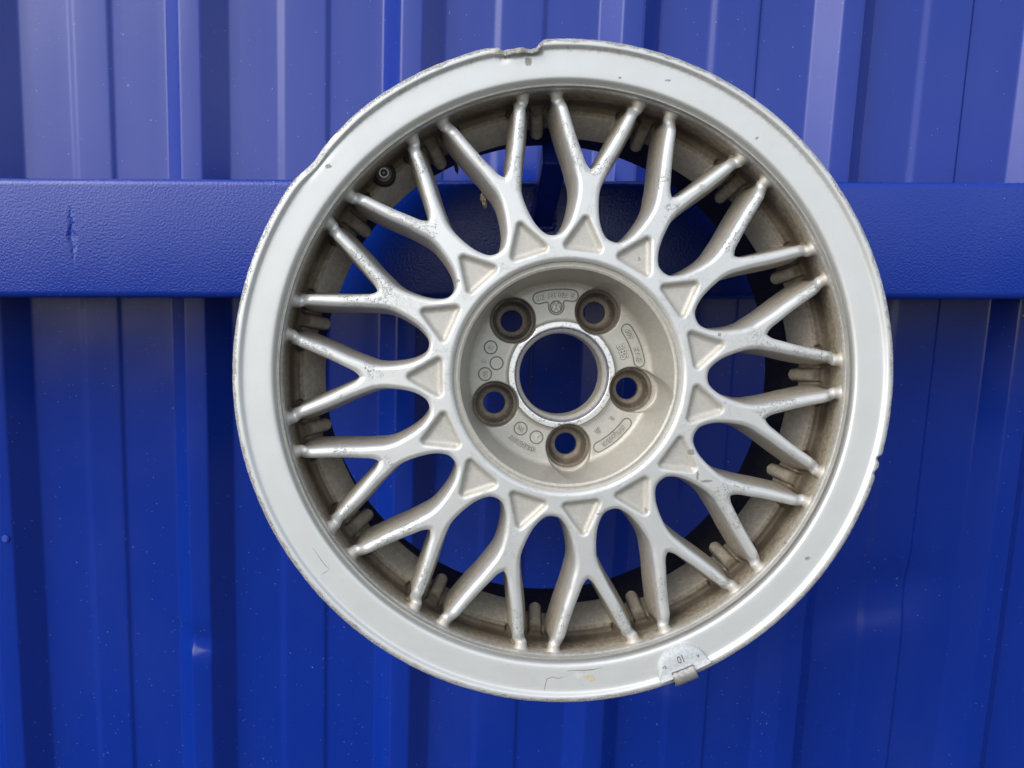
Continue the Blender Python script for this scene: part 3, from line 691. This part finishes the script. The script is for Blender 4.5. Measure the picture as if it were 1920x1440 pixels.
def hub_marks():
    d = FLOOR - 0.05; o = lambda *a, **k: text_on_arc('lettering', *a, d, 0.8, hub, M_CAST, skirt=0.42, gap=0.2, **k)
    # top plate with part number and round maker's emblem
    A0, A1, hh = -21.0, 12.0, 3.9; P = stadium(54.6, A0, A1, hh)
    em = pt(46.6, -4.6); keep = []
    for p in P:
        if (p - em).length > 6.6: keep.append(p)
    out = []; ins = False
    for i, p in enumerate(keep):
        out.append(p); q = keep[(i + 1) % len(keep)]
        if (q - p).length > 6 and not ins and i > 10:
            ins = True; a_s = math.atan2((p - em).y, (p - em).x); a_e = math.atan2((q - em).y, (q - em).x)
            if a_e > a_s: a_e -= 2 * math.pi
            for t in np.linspace(a_s, a_e, 18)[1:-1]: out.append(em + Vector((math.cos(t), math.sin(t), 0)) * 5.3)
    cord('plate_border', out, 0.42, d, hub, M_GROOVE)
    o('1H0 601 025 G', 54.6, -4.5, 4.3)
    cord('emblem', ring_pts(em, 4.0), 0.42, d, hub, M_GROOVE)
    strokes = [((-1.7, 3.3), (0, .5)), ((1.7, 3.3), (0, .5)), ((-3.2, 1.6), (-1.5, -3.2)), ((-1.5, -3.2), (0, -.6)), ((0, -.6), (1.5, -3.2)), ((1.5, -3.2), (3.2, 1.6))]
    for i, (a, b) in enumerate(strokes):
        pts = [em + Vector((-(a[0] + (b[0] - a[0]) * t), -(a[1] + (b[1] - a[1]) * t), 0)) for t in np.linspace(0, 1, 4)]
        cord('emblem_stroke', pts, 0.42, d, hub, M_CAST, closed=False)
    cord('plate_border', stadium(54.8, 51.5, 84.5, 3.7), 0.42, d, hub, M_GROOVE)
    o('609', 54.8, 59.0, 4.6); o('ET43', 54.8, 75.5, 4.6)
    text_on_arc('lettering', 'BBS', 45.2, 69.5, 7.2, d, 0.8, hub, M_CAST, straight=True, squeeze=.92, gap=.1, skirt=0.4)
    cord('plate_border', stadium(56.6, 123.0, 156.0, 3.4), 0.42, d, hub, M_GROOVE)
    o('61/2Jx15H2', 56.6, 139.5, 4.2)
    o('B', 46.6, 130.5, 4.0); o('JIL', 46.8, 147.0, 4.0)
    o('GERMANY', 55.2, 209.5, 4.4)
    for (rad, an, tx) in ((46.4, 217, '92'), (46.4, 201.5, ''), (52.0, 291, 'H'), (45.2, 280, ''), (52.4, 270.4, '60')):
        cord('dial_border', ring_pts(pt(rad, an), 4.4), 0.42, d, hub, M_GROOVE)
        if tx: o(tx, rad, an, 4.2)
    o('11', 54.0, 279.8, 4.2)
    c = pt(46.4, 201.5)
    cord('dial_pointer', [c + Vector((x, y, 0)) for x, y in ((-.9, -.6), (-.2, -1.2), (.5, -.6), (.3, .3), (-.5, .6), (.4, .9), (2.2, 1.0), (3.4, 1.0))], 0.4, d, hub, M_CAST, closed=False)
hub_marks()

# ------------------------------------------------------------------ valve, balance weight, glue remains
def tube_along(name, a, b, prof, mat, parent, seg=28):
    """prof [(t along a->b in mm, radius)]; a,b Vectors in wheel mm"""
    z = (b - a).normalized(); x = z.orthogonal().normalized(); y = z.cross(x); V = []; n = len(prof)
    for i in range(seg):
        an = 2 * math.pi * i / seg
        for t, r_ in prof: V.append(a + z * t + (x * math.cos(an) + y * math.sin(an)) * r_)
    F = [(i * n + j, ((i + 1) % seg) * n + j, ((i + 1) % seg) * n + j + 1, i * n + j + 1) for i in range(seg) for j in range(n - 1)]
    return link(name, np_mesh(name, [tuple(v) for v in V], F), mat, parent)
def wp(rad, ang, d): p = pt(rad, ang); return Vector((p.x, p.y, -d))
def valve():
    a, b = wp(178.5, 317.9, 44), wp(175.0, 317.9, 24)
    root = empty('valve'); root.parent = wheel
    rub = plain('black_rubber', (0.016, 0.016, 0.015), 0.7); br = plain('valve_metal', (0.40, 0.39, 0.36), 0.38, 0.8); bm_ = plain('valve_bore', (0.01, .01, .009), .6)
    tube_along('grommet', a, b, [(0, 8.2), (5.5, 8.0), (7.5, 7.4), (8.2, 6.4), (8.0, 4.0)], rub, root)
    st = tube_along('stem', a, b, [(4, 5.2), (12, 5.0), (14.0, 4.5), (14.2, 3.7), (18.6, 3.5), (19.3, 3.2), (19.4, 2.35), (17.5, 2.2), (17.4, 0.01)], br, root)
    tube_along('core', a, b, [(17.5, 2.15), (17.6, .8)], bm_, root); tube_along('core_pin', a, b, [(17.3, .8), (18.6, .75), (18.8, .01)], br, root)
valve()

def lip_d(r_): return float(np.interp(r_, [184.5, 188, 195, 199.2, 201.5, 203, 205, 208], [4.9, 4.2, 3.8, 3.4, 2.9, 1.6, 1.1, 1.5]))
def weight():
    root = empty('balance_weight'); root.parent = wheel
    lead = plain('weight_zinc', (0.46, 0.49, 0.505), 0.55, 0.0); dk = plain('weight_clip_steel', (0.34, 0.335, 0.32), 0.5, .5, .5)
    ang = 158.3; bm = bmesh.new(); N = 34; out = []
    for i in range(N + 1):                             # half moon, straight side outward
        t = i / N; x = -16.5 + 33 * t
        hgt_ = 17.2 * (1 - abs(x / 16.6) ** 2.6) ** .55 if abs(x) < 16.5 else 0.0
        if -11 < x < 4: hgt_ -= 0.9 * (1 + math.sin(x * 2.7)) * .55 + (.8 if -5.5 < x < -3 else 0)
        out.append((x, hgt_))
    def wpt(x, q, lift):
        rad = 203.2 - q; a = R(ang) - x / 195.0        # x runs counter-clockwise: right end of the moon
        return Vector((rad * math.sin(a), rad * math.cos(a), -(lip_d(rad) - lift)))
    rows = 5; top = []
    for (x, h_) in out:
        top.append([bm.verts.new(wpt(x, h_ * k / rows, 3.4 - (.35 if k == rows - 1 else 1.5 if k == rows else 0)) * MM) for k in range(rows + 1)] + [bm.verts.new(wpt(x * 1.01, h_ + .3, -.3) * MM)])
    for A, B in zip(top[:-1], top[1:]):
        for k in range(rows + 1): bm.faces.new((A[k], A[k + 1], B[k + 1], B[k]))
    bmesh.ops.remove_doubles(bm, verts=bm.verts, dist=2e-5); bmesh.ops.recalc_face_normals(bm, faces=bm.faces)
    me = bpy.data.meshes.new('weight_body'); bm.to_mesh(me); bm.free(); me.polygons.foreach_set('use_smooth', [True] * len(me.polygons))
    body = link('weight_body', me, lead, root)
    ink = plain('stamped_grey', (0.10, 0.10, 0.10), 0.7)
    df = lambda r_: lip_d(r_) - 3.4
    text_on_arc('lettering', '10', 194.0, ang + .0, 6.8, 0, 0.12, body, ink, squeeze=.8, depth_fn=df)
    text_on_arc('lettering', 'A', 196.6, ang - 3.3, 3.4, 0, 0.12, body, ink, depth_fn=df)
    text_on_arc('lettering', 'Zn', 195.4, ang + 3.3, 2.6, 0, 0.12, body, ink, depth_fn=df)
    # folded steel clip over the rim edge
    V, F = [], []; prof = [(200.6, -1.6), (201.6, -2.9), (203.6, -3.3), (206.4, -3.1), (208.9, -1.2), (209.6, 1.2), (209.5, 5.0), (208.9, 8.5)]
    xs = np.linspace(-7.6, 7.6, 15)
    for lay in (0, 1):
        for x in xs:
            for j, (rad, dd) in enumerate(prof):
                q = 0.5 * mnoise.noise(Vector((x * .5, j * .9, 3))); a = R(ang + .35) - x / 205
                rr = rad - lay * 1.0 + q * .5; V.append((rr * math.sin(a), rr * math.cos(a), -(dd + lay * 1.0 + q * .6)))
    n = len(prof); m = len(xs)
    for i in range(m - 1):
        for j in range(n - 1):
            F.append((i * n + j, i * n + j + 1, (i + 1) * n + j + 1, (i + 1) * n + j)); o_ = m * n; F.append((o_ + i * n + j, o_ + (i + 1) * n + j, o_ + (i + 1) * n + j + 1, o_ + i * n + j + 1))
    for i in (0, m - 1):
        for j in range(n - 1): F.append((i * n + j, i * n + j + 1, m * n + i * n + j + 1, m * n + i * n + j))
    for i in range(m - 1): F.append((i * n, (i + 1) * n, m * n + (i + 1) * n, m * n + i * n))
    link('clip', np_mesh('clip', V, F), dk, root)
weight()

def residue():
    glue = plain('old_glue', (0.50, 0.44, 0.32), 0.7, 0.0, 1.0); film = plain('torn_film', (0.60, 0.60, 0.58), 0.5, .2); ink = plain('grey_scratch', (0.20, 0.19, 0.17), .7)
    def patch(name, pts, lift, mat):
        bm = bmesh.new(); vs = []
        for x, y in pts:
            d_ = lip_d(math.hypot(x, y)); vs.append(bm.verts.new(Vector((x, y, -(d_ - lift))) * MM))
        f = bm.faces.new(vs); e = bmesh.ops.extrude_face_region(bm, geom=[f])
        for v in [g for g in e['geom'] if isinstance(g, bmesh.types.BMVert)]: v.co.z -= 0.0004
        bmesh.ops.recalc_face_normals(bm, faces=bm.faces)
        me = bpy.data.meshes.new(name); bm.to_mesh(me); bm.free(); link(name, me, mat, wheel)
    P = lambda px, py: ((px - 1064.5) / 2.985, (703.0 - py) / 2.985)
    patch('glue_remnant', [P(*q) for q in ((1096, 1274), (1104, 1271), (1112, 1272), (1116, 1278), (1117, 1284), (1108, 1285), (1105, 1280), (1099, 1278))], .12, glue)
    patch('film_remnant', [P(*q) for q in ((1078, 1270), (1088, 1269), (1094, 1273), (1093, 1278), (1086, 1279), (1081, 1277))], .10, film)
    def scratch(pts, w_):
        pts = [Vector((*P(*q), 0)) for q in pts]; L, Rr = [], []
        for i, p in enumerate(pts):
            t = (pts[min(i + 1, len(pts) - 1)] - pts[max(i - 1, 0)]).normalized(); n_ = Vector((-t.y, t.x, 0)); k = w_ * (.25 if i in (0, len(pts) - 1) else random.uniform(.5, 1))
            L.append(tuple((p + n_ * k)[:2])); Rr.append(tuple((p - n_ * k)[:2]))
        patch('scratch', L + Rr[::-1], .06, ink)
    scratch([(1063, 1265), (1070, 1262.5), (1080, 1263), (1092, 1263.5), (1110, 1262.5), (1130, 1259)], .38)
    scratch([(1130, 1259), (1160, 1252), (1190, 1244), (1212, 1238)], .22)
    scratch([(1019, 1300), (1021, 1290), (1024, 1279), (1034, 1275), (1046, 1278), (1057, 1275)], .25)
    scratch([(585, 1020), (592, 1030), (601, 1044), (610, 1056), (617, 1062)], .2)
    scratch([(617, 1062), (608, 1067), (600, 1071)], .18)
residue()

# ------------------------------------------------------------------ dry leaf scraps caught in the spokes
def scrap(name, label, p_cam, size, mat, seed, hang):
    rnd = random.Random(seed); bm = bmesh.new()
    bmesh.ops.create_icosphere(bm, subdivisions=3, radius=1.0)
    for v in bm.verts:
        n = mnoise.noise(v.co * 2.3 + Vector((seed, 0, 0))); n2 = mnoise.noise(v.co * 5.5 + Vector((0, seed, 0)))
        v.co = v.co * (1 + .38 * n + .28 * n2); t = (v.co.z + 1) / 2
        v.co.x *= size[0] * (0.45 + .65 * t) ; v.co.y *= size[1]; v.co.z *= size[2]
    bmesh.ops.rotate(bm, verts=bm.verts, matrix=Matrix.Rotation(R(-12), 3, 'Y'))
    # thread of web up to the spoke
    if hang:
        z0 = size[2] * .8
        q = bmesh.ops.create_cone(bm, cap_ends=True, segments=6, radius1=.35, radius2=.25, depth=hang)
        for v in q['verts']: v.co += Vector((1.2 + v.co.z * .25, 0, z0 + hang / 2))
    for v in bm.verts: v.co *= MM
    me = bpy.data.meshes.new(name); bm.to_mesh(me); bm.free(); me.polygons.foreach_set('use_smooth', [False] * len(me.polygons))
    o = link(name, me, mat); o.location = p_cam; tag(o, label, 'leaf scrap'); return o
t = NT('dry_leaf'); co = t.coord(); n = t.noise(co, 700, 4, .7)
M_LEAF = t.set(Base_Color=t.mix(t.ramp(n, .38, .62), c4(.16, .12, .07), c4(.60, .52, .38)), Roughness=.9, Normal=t.bump(n, .002))
t = NT('dark_leaf'); co = t.coord(); n = t.noise(co, 700, 4, .7)
M_LEAF2 = t.set(Base_Color=t.mix(t.ramp(n, .38, .62), c4(.05, .035, .025), c4(.20, .13, .08)), Roughness=.9, Normal=t.bump(n, .002))
def px_cam(px, py, z): return cam_pt((px - 960) * z / 1442, (720 - py) * z / 1442, z)
scrap('dry_leaf', 'pale crumpled leaf scrap hanging beside an upper left spoke', px_cam(907, 377, 522), (2.6, 2.2, 5.2), M_LEAF, 4, 3.5)
scrap('dry_leaf', 'small brown leaf scrap hanging from the rim beneath the top spokes', px_cam(855, 317, 535), (1.6, 1.4, 3.2), M_LEAF2, 9, 4.5)
